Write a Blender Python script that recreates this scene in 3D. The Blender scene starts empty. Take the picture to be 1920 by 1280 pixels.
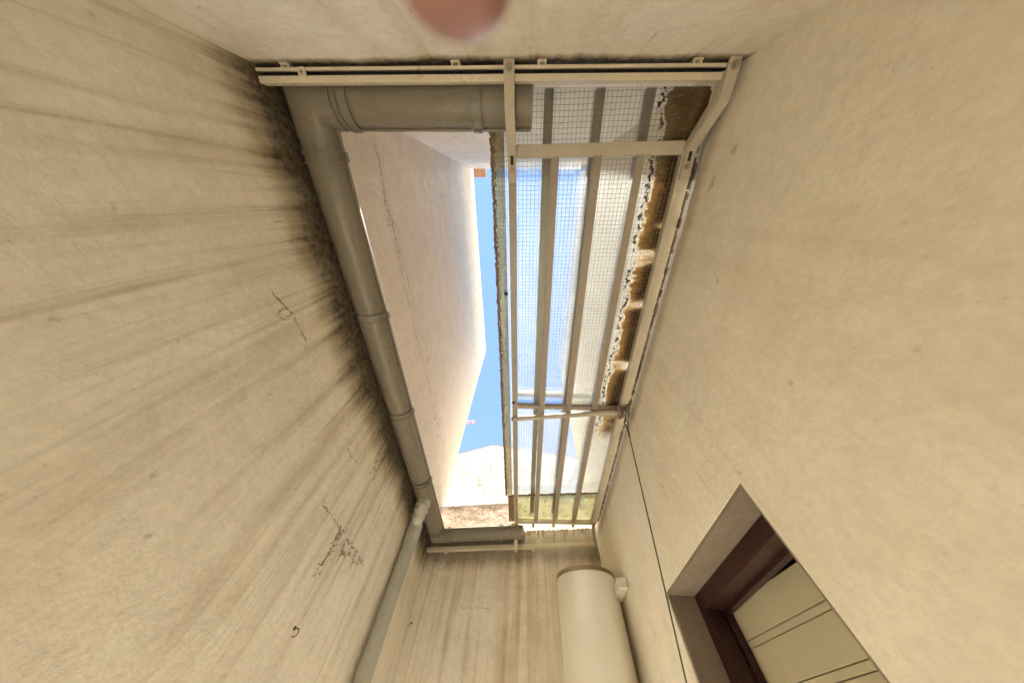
import bpy, bmesh, math, random
from mathutils import Vector, Matrix
random.seed(7)
R = math.radians
scene = bpy.context.scene
COL = scene.collection

# ---------------------------------------------------------------- camera, sky, sun, exposure
F_PX, CX, CY, CAM_H = 482.5, 960.0, 640.0, 1.6          # focal length in photo pixels, photo centre, eye height (m)
Zc = Vector((28, -265, F_PX)).normalized()               # the zenith seen in the photograph
Yc = Vector((14, 880, F_PX)); Yc = (Yc - Zc * Yc.dot(Zc)).normalized()   # towards the end wall
Xc = Yc.cross(Zc)
CAM = Matrix((Xc, Yc, Zc))                               # camera (right, down, forward) -> world
cam_d = bpy.data.cameras.new('camera')
cam = bpy.data.objects.new('camera', cam_d); COL.objects.link(cam)
cam_d.sensor_width = 36.0; cam_d.lens = 36.0 * F_PX / 1920.0
cam_d.dof.use_dof = True; cam_d.dof.focus_distance = 2.0; cam_d.dof.aperture_fstop = 3.0
cam_d.clip_start = 0.005; cam_d.clip_end = 3000
right, down, fwd = CAM.col[0], CAM.col[1], CAM.col[2]
mw = Matrix.Identity(4)
for i in range(3):
    mw[i][0], mw[i][1], mw[i][2] = right[i], -down[i], -fwd[i]
mw[2][3] = CAM_H
cam.matrix_world = mw
scene.camera = cam

SUN_EL, SUN_FROM = 84.4, Vector((-0.03, -0.999, 0))       # high midday sun behind the camera
world = bpy.data.worlds.new('World'); scene.world = world; world.use_nodes = True
wn = world.node_tree.nodes; wn.clear()
sky = wn.new('ShaderNodeTexSky'); sky.sky_type = 'NISHITA'; sky.sun_disc = False
sky.sun_elevation = R(SUN_EL)
sky.sun_rotation = math.atan2(SUN_FROM.x, SUN_FROM.y)
sky.air_density = 1.0; sky.dust_density = 0.0; sky.ozone_density = 2.5
bgn = wn.new('ShaderNodeBackground'); bgn.inputs['Strength'].default_value = 0.05
wo = wn.new('ShaderNodeOutputWorld')
world.node_tree.links.new(sky.outputs[0], bgn.inputs[0]); world.node_tree.links.new(bgn.outputs[0], wo.inputs[0])
sun_d = bpy.data.lights.new('sun', 'SUN'); sun_d.energy = 5.0; sun_d.angle = R(0.5); sun_d.color = (1.0, 0.95, 0.87)
sun = bpy.data.objects.new('sun', sun_d); COL.objects.link(sun)
sd = Vector((SUN_FROM.x * math.cos(R(SUN_EL)), SUN_FROM.y * math.cos(R(SUN_EL)), math.sin(R(SUN_EL))))
sun.rotation_euler = sd.to_track_quat('Z', 'Y').to_euler()
sun.location = (0, 0, 30)
scene.view_settings.view_transform = 'Standard'; scene.view_settings.look = 'None'
scene.view_settings.gamma = 1.0; scene.view_settings.use_curve_mapping = False
scene.view_settings.exposure = 2.95
scene.render.engine = 'CYCLES'
scene.cycles.use_denoising = True
scene.cycles.max_bounces = 14; scene.cycles.diffuse_bounces = 10
scene.cycles.transmission_bounces = 10; scene.cycles.transparent_max_bounces = 16
scene.cycles.caustics_refractive = True; scene.cycles.caustics_reflective = False
scene.cycles.blur_glossy = 1.5
scene.cycles.sample_clamp_indirect = 8.0

# ---------------------------------------------------------------- from photo pixels to places (heights below are above the eye)
def ray(p): return CAM @ Vector((p[0] - CX, p[1] - CY, F_PX))
def onz(p, z): r = ray(p); return r * (z / r.z)
def onx(p, x): r = ray(p); return r * (x / r.x)
def ony(p, y): r = ray(p); return r * (y / r.y)
def onplane(p, o, n): r = ray(p); return r * (Vector(o).dot(n) / r.dot(n))
XL, XR = -0.98, 0.72                                     # side walls of the light well
YN_L, YN_R = -0.44, -0.40                                # wall behind the camera
YF_L, YF_R = 3.20, 2.90                                  # end wall
ZW = 1.335                                               # top of the well's walls
def yn(x): return YN_L + (x - XL) / (XR - XL) * (YN_R - YN_L)
def yo(x): return yn(x) - .04                             # the house wall above stands a little further back
def yf(x): return YF_L + (x - XL) / (XR - XL) * (YF_R - YF_L)
FO = Vector((XL, YF_L, 0)); FN = Vector((YF_R - YF_L, -(XR - XL), 0)).normalized()   # end wall, facing the camera
NO = Vector((XL, YN_L, 0)); NN = Vector((-(YN_R - YN_L), XR - XL, 0)).normalized()   # wall behind, facing the end wall
FD = Vector((XR - XL, YF_R - YF_L, 0)).normalized(); ND = Vector((XR - XL, YN_R - YN_L, 0)).normalized()
def on_far(p, off=0.0): return onplane(p, FO + FN * off, FN)
def on_near(p, off=0.0): return onplane(p, NO + NN * off, NN)
def on_left(p, off=0.0): return onx(p, XL + off)
def on_right(p, off=0.0): return onx(p, XR - off)

# ---------------------------------------------------------------- mesh building
class MB:
    def __init__(s): s.v, s.f = [], []
    def add(s, vs, fs):
        o = len(s.v); s.v += [Vector(v) for v in vs]; s.f += [tuple(i + o for i in f) for f in fs]; return s
    def box(s, lo, hi):
        x0, y0, z0 = lo; x1, y1, z1 = hi
        return s.hexa([(x0,y0,z0),(x1,y0,z0),(x1,y1,z0),(x0,y1,z0)], [(x0,y0,z1),(x1,y0,z1),(x1,y1,z1),(x0,y1,z1)])
    def hexa(s, b, t):
        return s.add(list(b) + list(t), [(3,2,1,0),(4,5,6,7),(0,1,5,4),(1,2,6,5),(2,3,7,6),(3,0,4,7)])
    def obox(s, c, ax, ay, az):                         # centre and half axes
        c, ax, ay, az = map(Vector, (c, ax, ay, az))
        q = [(-1,-1),(1,-1),(1,1),(-1,1)]
        return s.hexa([c + ax*i + ay*j - az for i, j in q], [c + ax*i + ay*j + az for i, j in q])
    def sweep(s, path, prof, up=(0,0,1), side=None, closed=True, caps=True):
        """profile (a, b): a along the side vector, b along up; mitred at the corners"""
        path = [Vector(p) for p in path]; n = len(path); m = len(prof); o = len(s.v); up = Vector(up)
        rings = []
        for i, p in enumerate(path):
            d0 = (path[i] - path[i-1]).normalized() if i else None
            d1 = (path[i+1] - path[i]).normalized() if i < n - 1 else None
            d = d1 if d0 is None else d0 if d1 is None else (d0 + d1).normalized()
            dd = d1 if d1 is not None else d0
            sv = d.cross(up).normalized() if side is None else Vector(side)
            k = 1.0
            if side is None and d0 is not None and d1 is not None:
                k = 1.0 / max(0.3, d.dot(d0))
            u = up if side is None else sv.cross(d).normalized()
            if side is not None and u.dot(up) < 0: u = -u
            if side is not None and d0 is not None and d1 is not None:
                rings.append([p + sv*a + u*(b / max(0.3, d.dot(d0))) for a, b in prof])
            else:
                rings.append([p + sv*(a*k) + u*b for a, b in prof])
        for r in rings: s.v += r
        for i in range(n - 1):
            for j in range(m if closed else m - 1):
                a = o + i*m + j; b = o + i*m + (j+1) % m
                s.f.append((a, b, b + m, a + m))
        if caps and closed:
            s.f.append(tuple(range(o + m - 1, o - 1, -1))); s.f.append(tuple(o + (n-1)*m + j for j in range(m)))
        return s
    def tube(s, pts, r, n=12, caps=True):
        pts = [Vector(p) for p in pts]; rs = r if isinstance(r, (list, tuple)) else [r] * len(pts); o = len(s.v)
        t = (pts[1] - pts[0]).normalized()
        ref = Vector((0,0,1)) if abs(t.z) < .9 else Vector((1,0,0))
        e = t.cross(ref).normalized()
        for i, p in enumerate(pts):
            if 0 < i < len(pts) - 1: t = ((pts[i+1]-p).normalized() + (p-pts[i-1]).normalized()).normalized()
            elif i: t = (p - pts[i-1]).normalized()
            e = (e - t * e.dot(t)).normalized(); g = t.cross(e)
            s.v += [p + (e*math.cos(2*math.pi*k/n) + g*math.sin(2*math.pi*k/n)) * rs[i] for k in range(n)]
        for i in range(len(pts) - 1):
            for k in range(n):
                a = o + i*n + k; b = o + i*n + (k+1) % n
                s.f.append((a, b, b + n, a + n))
        if caps:
            s.f.append(tuple(range(o + n - 1, o - 1, -1))); s.f.append(tuple(o + (len(pts)-1)*n + k for k in range(n)))
        return s
    def lathe(s, c, prof, n=48):
        c = Vector(c); o = len(s.v); m = len(prof)
        for k in range(n):
            a = 2*math.pi*k/n
            s.v += [c + Vector((r*math.cos(a), r*math.sin(a), z)) for r, z in prof]
        for k in range(n):
            for j in range(m - 1):
                a = o + k*m + j; b = o + ((k+1) % n)*m + j
                s.f.append((a, b, b+1, a+1))
        return s
    def build(s, name, mat, parent=None, smooth=False, bevel=0.0, local=True):
        base = parent_world(parent)
        me = bpy.data.meshes.new(name)
        me.from_pydata([tuple(v + Vector((0,0,CAM_H)) - base) for v in s.v], [], s.f)
        bm = bmesh.new(); bm.from_mesh(me)
        bmesh.ops.recalc_face_normals(bm, faces=bm.faces); bm.to_mesh(me); bm.free()
        me.materials.append(mat)
        o = bpy.data.objects.new(name, me); COL.objects.link(o)
        if parent is not None: o.parent = parent
        if smooth:
            for p in me.polygons: p.use_smooth = True
            try: me.set_sharp_from_angle(angle=R(38))
            except Exception: pass
        if bevel:
            b = o.modifiers.new('bevel', 'BEVEL'); b.width = bevel; b.segments = 2; b.limit_method = 'ANGLE'; b.angle_limit = R(40)
        return o
def parent_world(p):
    v = Vector((0,0,0))
    while p is not None: v = v + p.location; p = p.parent
    return v
def tag(o, label=None, cat=None, group=None, kind=None):
    if label: o['label'] = label
    if cat: o['category'] = cat
    if group: o['group'] = group
    if kind: o['kind'] = kind
    return o
def thing(name, loc, label, cat, group=None):            # loc given above the eye, like all the rest
    o = bpy.data.objects.new(name, None); COL.objects.link(o)
    o.empty_display_size = .1
    o.location = Vector(loc) + Vector((0,0,CAM_H))
    return tag(o, label, cat, group)

# ---------------------------------------------------------------- materials
class NT:
    def __init__(s, name):
        s.m = bpy.data.materials.new(name); s.m.use_nodes = True; s.t = s.m.node_tree
        s.t.nodes.clear(); s.out = s.t.nodes.new('ShaderNodeOutputMaterial')
        s.co = s.t.nodes.new('ShaderNodeTexCoord').outputs['Object']
        s.sep = None
    def n(s, typ, **kw):
        x = s.t.nodes.new(typ)
        for k, v in kw.items(): setattr(x, k, v)
        return x
    def L(s, a, b): s.t.links.new(a, b)
    def put(s, sock, v):
        if isinstance(v, bpy.types.NodeSocket): s.L(v, sock)
        elif v is not None:
            try: sock.default_value = v
            except Exception: sock.default_value = (*v, 1.0)
    def xyz(s):
        if s.sep is None:
            s.sep = s.n('ShaderNodeSeparateXYZ'); s.L(s.co, s.sep.inputs[0])
        return s.sep.outputs
    def noise(s, scale, detail=4, rough=.55, sc=(1,1,1), off=(0,0,0), dist=0):
        mp = s.n('ShaderNodeMapping'); mp.inputs['Scale'].default_value = sc; mp.inputs['Location'].default_value = off
        s.L(s.co, mp.inputs[0])
        x = s.n('ShaderNodeTexNoise'); x.inputs['Scale'].default_value = scale; x.inputs['Detail'].default_value = detail
        x.inputs['Roughness'].default_value = rough; x.inputs['Distortion'].default_value = dist
        s.L(mp.outputs[0], x.inputs['Vector']); return x.outputs['Fac']
    def ramp(s, v, a, b, lo=0.0, hi=1.0):
        x = s.n('ShaderNodeMapRange'); x.interpolation_type = 'SMOOTHSTEP'
        s.put(x.inputs['Value'], v); x.inputs['From Min'].default_value = a; x.inputs['From Max'].default_value = b
        x.inputs['To Min'].default_value = lo; x.inputs['To Max'].default_value = hi; return x.outputs['Result']
    def math(s, op, a, b=None, c=None, clamp=False):
        x = s.n('ShaderNodeMath', operation=op, use_clamp=clamp)
        s.put(x.inputs[0], a); s.put(x.inputs[1], b)
        if c is not None: s.put(x.inputs[2], c)
        return x.outputs[0]
    def mix(s, f, a, b, typ='MIX'):
        x = s.n('ShaderNodeMix', data_type='RGBA', blend_type=typ)
        s.put(x.inputs[0], f)
        for k, v in ((6, a), (7, b)):
            if isinstance(v, bpy.types.NodeSocket): s.L(v, x.inputs[k])
            else: x.inputs[k].default_value = (*v[:3], 1)
        return x.outputs[2]
    def bump(s, h, strength=.3, dist=.005, normal=None):
        x = s.n('ShaderNodeBump'); x.inputs['Strength'].default_value = strength; x.inputs['Distance'].default_value = dist
        s.L(h, x.inputs['Height'])
        if normal is not None: s.L(normal, x.inputs['Normal'])
        return x.outputs[0]
    def principled(s, color, rough=.7, metal=0.0, normal=None, spec=.5, **kw):
        x = s.n('ShaderNodeBsdfPrincipled'); s.put(x.inputs['Base Color'], color)
        s.put(x.inputs['Roughness'], rough); s.put(x.inputs['Metallic'], metal)
        x.inputs['Specular IOR Level'].default_value = spec
        for k, v in kw.items(): s.put(x.inputs[k], v)
        if normal is not None: s.L(normal, x.inputs['Normal'])
        return x.outputs[0]
    def done(s, sh): s.L(sh, s.out.inputs['Surface']); return s.m

def plaster(name, base, warm, stain, axis, ztop, streak=.5, fine=.35, mould=.8, mould_len=.5, blotch=.4, seed=0.0,
            bump=.35, rough_freq=60, mould_col=(.045,.03,.014), reach=2.4):
    """painted render with rain streaks that run down from the coping and mould below the gutter"""
    t = NT(name)
    ax = lambda a, zz, o=0: ((a, o, zz) if axis == 'x' else (o, a, zz))
    z = t.xyz()[2]
    big = t.noise(1.1, 5, .6, off=(seed, seed*.7, 3)); med = t.noise(5.5, 6, .65, off=(seed, 2, seed)); grain = t.noise(38, 5, .7, off=(2, seed, 1))
    col = t.mix(t.ramp(big, .35, .68, 0, blotch), base, warm)
    col = t.mix(t.ramp(med, .42, .70, 0, blotch*.7), col, tuple(c*.80 for c in warm))
    col = t.mix(t.ramp(med, .46, .30, 0, .45), col, tuple(min(.85, c*1.10) for c in base))
    s1 = t.noise(1, 6, .62, sc=ax(7, .30, .6), off=(seed, seed, seed), dist=.35)
    s2 = t.noise(1, 5, .62, sc=ax(34, 1.1, 2.5), off=(seed*2, seed, 0), dist=.5)
    brk = t.noise(2.0, 5, .62, off=(seed*3, 1, 0))
    down = t.math('MULTIPLY_ADD', brk, 1.1, t.ramp(z, ztop - reach, ztop, -.50, .40))
    f1 = t.math('MULTIPLY', t.ramp(s1, .45, .70), t.ramp(down, .2, .8), clamp=True)
    f1 = t.math('MULTIPLY', f1, t.ramp(med, .25, .60, .35, 1))
    col = t.mix(t.math('MULTIPLY', f1, streak), col, stain)
    f2 = t.math('MULTIPLY', t.ramp(s2, .50, .80), t.ramp(down, .15, .8), clamp=True)
    f2 = t.math('MULTIPLY', f2, t.ramp(grain, .30, .60, .3, 1))
    col = t.mix(t.math('MULTIPLY', f2, fine), col, tuple(c*.66 for c in stain))
    pale = t.math('MULTIPLY', t.ramp(s2, .5, .32), t.ramp(brk, .5, .72), clamp=True)
    col = t.mix(t.math('MULTIPLY', pale, .4), col, tuple(min(.85, c*1.15) for c in base))
    if mould > 0:
        band = t.ramp(z, ztop - mould_len, ztop, 0, 1)
        k = t.math('ADD', t.math('MULTIPLY_ADD', s1, .6, t.math('MULTIPLY', s2, .4)), t.math('MULTIPLY', brk, .6))
        k = t.math('MULTIPLY_ADD', grain, .16, k)
        mf = t.ramp(t.math('MULTIPLY_ADD', band, .95, k), 1.12, 1.86)
        col = t.mix(t.math('MULTIPLY', t.ramp(mf, .0, .5), mould*.7), col, tuple(c*.62 for c in stain))
        col = t.mix(t.math('MULTIPLY', t.ramp(mf, .42, 1), mould), col, mould_col)
    col = t.mix(t.ramp(grain, .35, .65, .22, 0), col, tuple(c*.62 for c in warm))
    spk = t.noise(rough_freq*1.5, 3, .6)
    col = t.mix(t.ramp(spk, .66, .76, 0, .35), col, tuple(c*.45 for c in stain))
    pits = t.ramp(t.noise(14, 3, .5, off=(seed, 9, 4)), .70, .76, 0, .4)
    col = t.mix(pits, col, tuple(c*.5 for c in stain))
    h = t.math('ADD', t.math('MULTIPLY', t.noise(rough_freq, 6, .7), .5), t.math('MULTIPLY', t.noise(9, 5, .6), 1.5))
    h = t.math('ADD', h, t.math('MULTIPLY', t.noise(2.2, 3, .5), 4.0))
    nb = t.bump(h, min(1, bump*1.8), .012)
    return t.done(t.principled(col, .85, normal=nb, spec=.25))

def paint(name, col, var=.12, rough=.45, dirt=(.16,.11,.05), dirt_amt=.35, scale=9, metal=0.0, spec=.5, bump=.06):
    t = NT(name)
    n1 = t.noise(scale, 5, .65); n2 = t.noise(scale*6, 4, .6, off=(3,1,5))
    c = t.mix(t.ramp(n1, .3, .7, 0, 1), tuple(k*(1-var) for k in col), tuple(min(1, k*(1+var*.6)) for k in col))
    d = t.math('MULTIPLY', t.ramp(n1, .5, .72), t.ramp(n2, .42, .62), clamp=True)
    c = t.mix(t.math('MULTIPLY', d, dirt_amt), c, dirt)
    c = t.mix(t.ramp(n2, .68, .74, 0, dirt_amt), c, tuple(k*.5 for k in dirt))
    r = t.ramp(n2, .3, .7, rough*.8, min(1, rough*1.3))
    return t.done(t.principled(c, r, metal, t.bump(n2, bump, .003), spec))

M = {}
M['left'] = plaster('stained_cream_plaster', (.80,.76,.66), (.73,.66,.53), (.38,.285,.16), 'y', CAM_H + ZW, .58, .65, .93, .50, .35, 2.0, .2)
M['far'] = plaster('streaked_cream_plaster', (.80,.76,.66), (.74,.66,.55), (.45,.33,.19), 'x', CAM_H + 1.24, .85, .55, .5, .25, .5, 5.0, .3, reach=3.5)
M['right'] = plaster('cream_plaster', (.80,.75,.635), (.75,.68,.545), (.50,.40,.25), 'y', CAM_H + ZW, .22, .15, .3, .15, .35, 9.0, .13)
M['near'] = plaster('pale_cream_plaster', (.79,.755,.68), (.72,.65,.53), (.36,.27,.14), 'x', CAM_H + 1.265, .25, .12, .97, .13, .6, 14.0, .3)
M['house_left'] = plaster('pinkish_rough_render', (.74,.64,.50), (.70,.58,.44), (.52,.41,.28), 'y', 4.1, .3, .35, 0, .5, .45, 21.0, .16, 45)
M['house_near'] = plaster('pale_weathered_render', (.78,.73,.65), (.72,.65,.55), (.52,.44,.35), 'x', 4.1, .4, .4, 0, .5, .6, 25.0, .25, 40)
M['house_right'] = plaster('cream_sunlit_render', (.70,.64,.53), (.66,.58,.46), (.5,.42,.30), 'y', 4.1, .3, .3, 0, .5, .5, 31.0, .15, 40)
M['gable'] = plaster('white_flaking_render', (.62,.59,.53), (.53,.48,.39), (.32,.25,.16), 'x', CAM_H + 5.2, .8, .5, 0, .5, .7, 37.0, .7, 30)
M['parapet'] = plaster('brown_rough_render', (.60,.48,.38), (.52,.40,.30), (.36,.25,.15), 'x', CAM_H + 1.75, .5, .4, .4, .25, .6, 41.0, .4, 45)
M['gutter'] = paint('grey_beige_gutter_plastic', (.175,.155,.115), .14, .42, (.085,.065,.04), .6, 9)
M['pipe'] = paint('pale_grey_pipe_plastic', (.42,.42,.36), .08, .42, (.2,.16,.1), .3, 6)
M['steel'] = paint('backlit_cream_steel', (.31,.265,.205), .10, .45, (.17,.11,.05), .55, 11)  # cream darkened in colour for bars seen against the light
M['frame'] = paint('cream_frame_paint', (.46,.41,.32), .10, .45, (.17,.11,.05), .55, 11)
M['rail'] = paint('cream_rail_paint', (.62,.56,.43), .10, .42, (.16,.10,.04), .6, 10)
M['bolt'] = paint('dull_zinc', (.34,.30,.24), .2, .45, (.12,.07,.03), .6, 40, .6)
M['dark'] = paint('black_rubber_and_slot_shade', (.012,.010,.008), .1, .8, (.02,.015,.01), .2)  # rubber parts; also stands in for shade inside the rail and hanger slots
M['heater'] = paint('off_white_enamel', (.66,.62,.52), .05, .35, (.35,.28,.18), .12, 3, bump=.02)
M['heater_lid'] = paint('brown_plastic_rim', (.20,.135,.062), .15, .5, (.10,.06,.03), .3, 14)
M['wood'] = paint('dark_red_wood_stain', (.030,.007,.006), .3, .4, (.015,.004,.004), .4, 15)
M['door'] = paint('cream_door_paint', (.50,.45,.31), .06, .5, (.25,.19,.1), .2, 5)
M['cord'] = paint('grey_green_steel_cable', (.10,.10,.07), .2, .5, (.05,.04,.02), .4, 60, .3)
M['rust'] = paint('rusty_steel', (.24,.14,.065), .4, .8, (.05,.02,.008), .7, 60)
M['amber'] = paint('amber_sealant', (.40,.25,.05), .3, .5, (.2,.1,.02), .5, 60)
M['terracotta'] = paint('terracotta_block', (.56,.30,.19), .12, .9, (.4,.25,.18), .4, 20)
M['crack'] = paint('dark_crack_grime', (.20,.145,.085), .4, .95, (.09,.06,.03), .6, 120)
M['gap_shade'] = paint('dark_gap_shade', (.10,.075,.045), .5, .95, (.03,.02,.01), .7, 90)  # dark colour standing for shade in the gap beside the frame
M['crack_soft'] = paint('brown_crack_grime', (.36,.28,.18), .3, .95, (.15,.10,.05), .6, 120)
M['wire'] = paint('grey_mesh_wire', (.20,.185,.16), .2, .6, (.05,.04,.03), .4, 40, .2)
M['white'] = paint('white_plastic', (.66,.62,.54), .06, .45, (.3,.25,.18), .3, 20)
M['ground'] = paint('pale_cement_paving', (.58,.54,.47), .12, .8, (.35,.3,.24), .3, 3)
M['tile'] = paint('red_roof_tile', (.36,.17,.10), .25, .9, (.15,.08,.05), .5, 8)
M['ant_red'] = paint('red_antenna_paint', (.5,.05,.05), .1, .5, (.2,.05,.05), .2)

def sheet_mat(name, tint, haze, dirt_x=None, yellow=0.0, rough=.09):
    t = NT(name)
    fib = t.noise(1, 4, .6, sc=(16, 220, 1)); blot = t.noise(5, 5, .6); fine = t.noise(55, 4, .65); spk = t.noise(95, 2, .5, off=(7,2,0))
    hz = t.ramp(blot, .3, .75, haze*.75, min(1, haze*1.35))
    col = t.mix(t.ramp(fib, .3, .7), tint, tuple(c*.88 for c in tint))
    if yellow:
        col = t.mix(t.ramp(fine, .4, .66, 0, yellow), col, (.30,.24,.06))
    rf = t.n('ShaderNodeBsdfRefraction'); rf.inputs['IOR'].default_value = 1.18; rf.inputs['Roughness'].default_value = rough
    rf.inputs['Color'].default_value = (*[min(1, c*1.06) for c in tint], 1)
    tl = t.n('ShaderNodeBsdfTranslucent'); t.L(col, tl.inputs[0])
    df = t.n('ShaderNodeBsdfDiffuse'); t.L(col, df.inputs[0])
    gl = t.n('ShaderNodeBsdfGlossy'); gl.inputs['Roughness'].default_value = .3
    m1 = t.n('ShaderNodeMixShader'); m1.inputs[0].default_value = .25; t.L(tl.outputs[0], m1.inputs[1]); t.L(df.outputs[0], m1.inputs[2])
    m2 = t.n('ShaderNodeMixShader'); t.L(hz, m2.inputs[0]); t.L(m1.outputs[0], m2.inputs[2])
    tp = t.n('ShaderNodeBsdfTransparent'); tp.inputs[0].default_value = (*tint, 1)
    m0 = t.n('ShaderNodeMixShader'); m0.inputs[0].default_value = .35; t.L(rf.outputs[0], m0.inputs[1]); t.L(tp.outputs[0], m0.inputs[2]); t.L(m0.outputs[0], m2.inputs[1])
    m3 = t.n('ShaderNodeMixShader'); m3.inputs[0].default_value = .05; t.L(m2.outputs[0], m3.inputs[1]); t.L(gl.outputs[0], m3.inputs[2])
    sh = m3.outputs[0]
    specks = t.ramp(spk, .74, .78, 0, .85)
    dirt = specks
    if yellow: dirt = t.math('MAXIMUM', specks, t.math('MULTIPLY', t.ramp(t.noise(26, 6, .75, sc=(1,.45,1), dist=1.2), .53, .66), yellow*.55))
    dcol = (.05,.035,.015)
    if dirt_x is not None:
        x, y, z = t.xyz()
        wob = t.math('MULTIPLY_ADD', t.noise(9, 4, .6, sc=(.6,1,1)), .10, -.05)
        rag = t.math('MULTIPLY_ADD', t.noise(60, 3, .7), .05, -.025)
        xx = t.math('ADD', x, t.math('ADD', wob, rag))
        brk = t.noise(1, 3, .6, sc=(1, 4.2, 1), off=(0, 1.3, 0))
        along = t.math('MULTIPLY', t.math('MAXIMUM', t.ramp(brk, .36, .46), t.ramp(y, -1.30, -1.36)), t.ramp(y, .45, .25))
        band = t.math('MULTIPLY', t.ramp(xx, dirt_x, dirt_x + .018), along)
        deep = t.math('MULTIPLY', t.math('MULTIPLY', t.ramp(xx, dirt_x + .02, dirt_x + .07), t.ramp(xx, dirt_x + .14, dirt_x + .085, .35, 1)), t.ramp(brk, .38, .52, .35, 1))
        pale = t.ramp(fine, .6, .68)
        edge = t.math('MULTIPLY', t.ramp(t.math('ABSOLUTE', t.math('SUBTRACT', xx, dirt_x - .012)), .012, .003), t.ramp(t.noise(45, 3, .6, off=(1,8,2)), .48, .56))
        db = t.n('ShaderNodeBsdfTranslucent'); dd = t.n('ShaderNodeBsdfDiffuse')
        bc = t.mix(deep, (.30,.205,.09), (.07,.042,.018))
        bc = t.mix(t.math('MULTIPLY', t.ramp(fib, .52, .62), .5), bc, (.06,.038,.018))
        bc = t.mix(t.math('MULTIPLY', pale, .45), bc, (.5,.45,.34))
        t.L(bc, db.inputs[0]); t.L(bc, dd.inputs[0])
        dm = t.n('ShaderNodeMixShader'); dm.inputs[0].default_value = .6; t.L(db.outputs[0], dm.inputs[1]); t.L(dd.outputs[0], dm.inputs[2])
        mb = t.n('ShaderNodeMixShader'); t.L(band, mb.inputs[0]); t.L(sh, mb.inputs[1]); t.L(dm.outputs[0], mb.inputs[2]); sh = mb.outputs[0]
        dirt = t.math('MAXIMUM', specks, t.math('MULTIPLY', edge, along))
    dk = t.n('ShaderNodeBsdfDiffuse'); dk.inputs[0].default_value = (*dcol, 1)
    mx = t.n('ShaderNodeMixShader'); t.L(dirt, mx.inputs[0]); t.L(sh, mx.inputs[1]); t.L(dk.outputs[0], mx.inputs[2])
    return t.done(mx.outputs[0])
M['sheet'] = sheet_mat('hazy_fibreglass_sheet', (.90,.92,.90), .03, dirt_x=.262)
M['edge_sheet'] = sheet_mat('yellowed_fibreglass_edge', (.56,.51,.37), .05, yellow=.4)
M['patch_sheet'] = sheet_mat('mossy_yellow_fibreglass', (.66,.645,.49), .06, yellow=.9)

# ---------------------------------------------------------------- ground and the houses round the well
g = MB().box((-60, -60, -CAM_H - .2), (60, 60, -CAM_H)).build('ground', M['ground']); tag(g, 'pale cement paving under the light well', 'ground', kind='structure')

T = .30
wl = thing('courtyard_wall', (XL - T/2, 1.3, -CAM_H), 'tall cream plaster wall with mould and diagonal-looking rain streaks under the long gutter run', 'wall')
MB().hexa([(XL-T, YN_L-T, -CAM_H), (XL, YN_L-T, -CAM_H), (XL, YF_L+.11, -CAM_H), (XL-T, YF_L+.11, -CAM_H)],
          [(XL-T, YN_L-T, ZW), (XL, YN_L-T, ZW), (XL, YF_L+.11, ZW), (XL-T, YF_L+.11, ZW)]).build('plaster_face', M['left'], wl)
wf = thing('courtyard_wall', (-.1, yf(-.1) + .12, -CAM_H), 'cream end wall with vertical brown drip streaks behind the water heater', 'wall')
def far_block(x0, x1, z0, z1, th=.22):
    return [(x0, yf(x0), z0), (x1, yf(x1), z0), (x1, yf(x1)+th, z0), (x0, yf(x0)+th, z0)], [(x0, yf(x0), z1), (x1, yf(x1), z1), (x1, yf(x1)+th, z1), (x0, yf(x0)+th, z1)]
MB().hexa(*far_block(XL, XR, -CAM_H, 1.34)).build('plaster_face', M['far'], wf)
MB().hexa(*far_block(XL, -.02, 1.34, 1.70)).build('parapet', M['parapet'], wf)
MB().hexa(*far_block(-.02, XR, 1.34, 1.405)).build('wall_top', M['far'], wf)
wnr = thing('courtyard_wall', (-.1, YN_L - .15, -CAM_H), 'pale cream plaster wall carrying the slotted rail on wall lugs', 'wall')
MB().hexa([(XL, YN_L-T, -CAM_H), (XR, YN_R-T, -CAM_H), (XR, YN_R, -CAM_H), (XL, YN_L, -CAM_H)],
          [(XL, YN_L-T, ZW), (XR, YN_R-T, ZW), (XR, YN_R, ZW), (XL, YN_L, ZW)]).build('plaster_face', M['near'], wnr)
# right wall with the door niche
DY0, DY1, DZ, DX = .835, 1.735, .565, XR + .50
wr = thing('courtyard_wall', (XR + .3, 1.2, -CAM_H), 'smooth cream plaster wall with the recessed doorway', 'wall')
b = MB()
b.box((XR, YN_R-T, -CAM_H), (XR+.62, DY0, ZW)); b.box((XR, DY1, -CAM_H), (XR+.62, YF_R+.2, ZW))
b.box((XR, DY0, DZ), (XR+.62, DY1, ZW)); b.box((DX, DY0, -CAM_H), (XR+.62, DY1, DZ))
b.build('plaster_face', M['right'], wr)

M['reveal'] = plaster('shaded_taupe_reveal', (.27,.22,.17), (.23,.185,.14), (.17,.13,.09), 'x', CAM_H + .6, .2, .2, 0, .5, .5, 51.0, .25)  # doorway lining darkened in colour for the shade in the recess
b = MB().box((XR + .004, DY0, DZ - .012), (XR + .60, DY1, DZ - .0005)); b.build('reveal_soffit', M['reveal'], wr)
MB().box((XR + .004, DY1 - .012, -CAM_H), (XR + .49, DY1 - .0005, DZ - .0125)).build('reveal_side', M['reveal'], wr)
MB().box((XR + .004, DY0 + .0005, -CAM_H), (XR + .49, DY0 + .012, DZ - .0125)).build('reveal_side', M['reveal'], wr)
DY0 += .0125; DY1 -= .0125; DZ -= .0125
HT = 5.53
hl = thing('neighbour_house', (-2.7, 0, ZW), 'pinkish beige rendered house side rising above the long gutter, with a level crack', 'house')
MB().box((-4.5, -5, ZW), (XL, 3.31, HT)).build('wall', M['house_left'], hl, bevel=.012)
MB().box((-4.5, -5, -CAM_H), (XL - T - .002, 3.31, ZW)).build('lower_wall', M['house_left'], hl)
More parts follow.
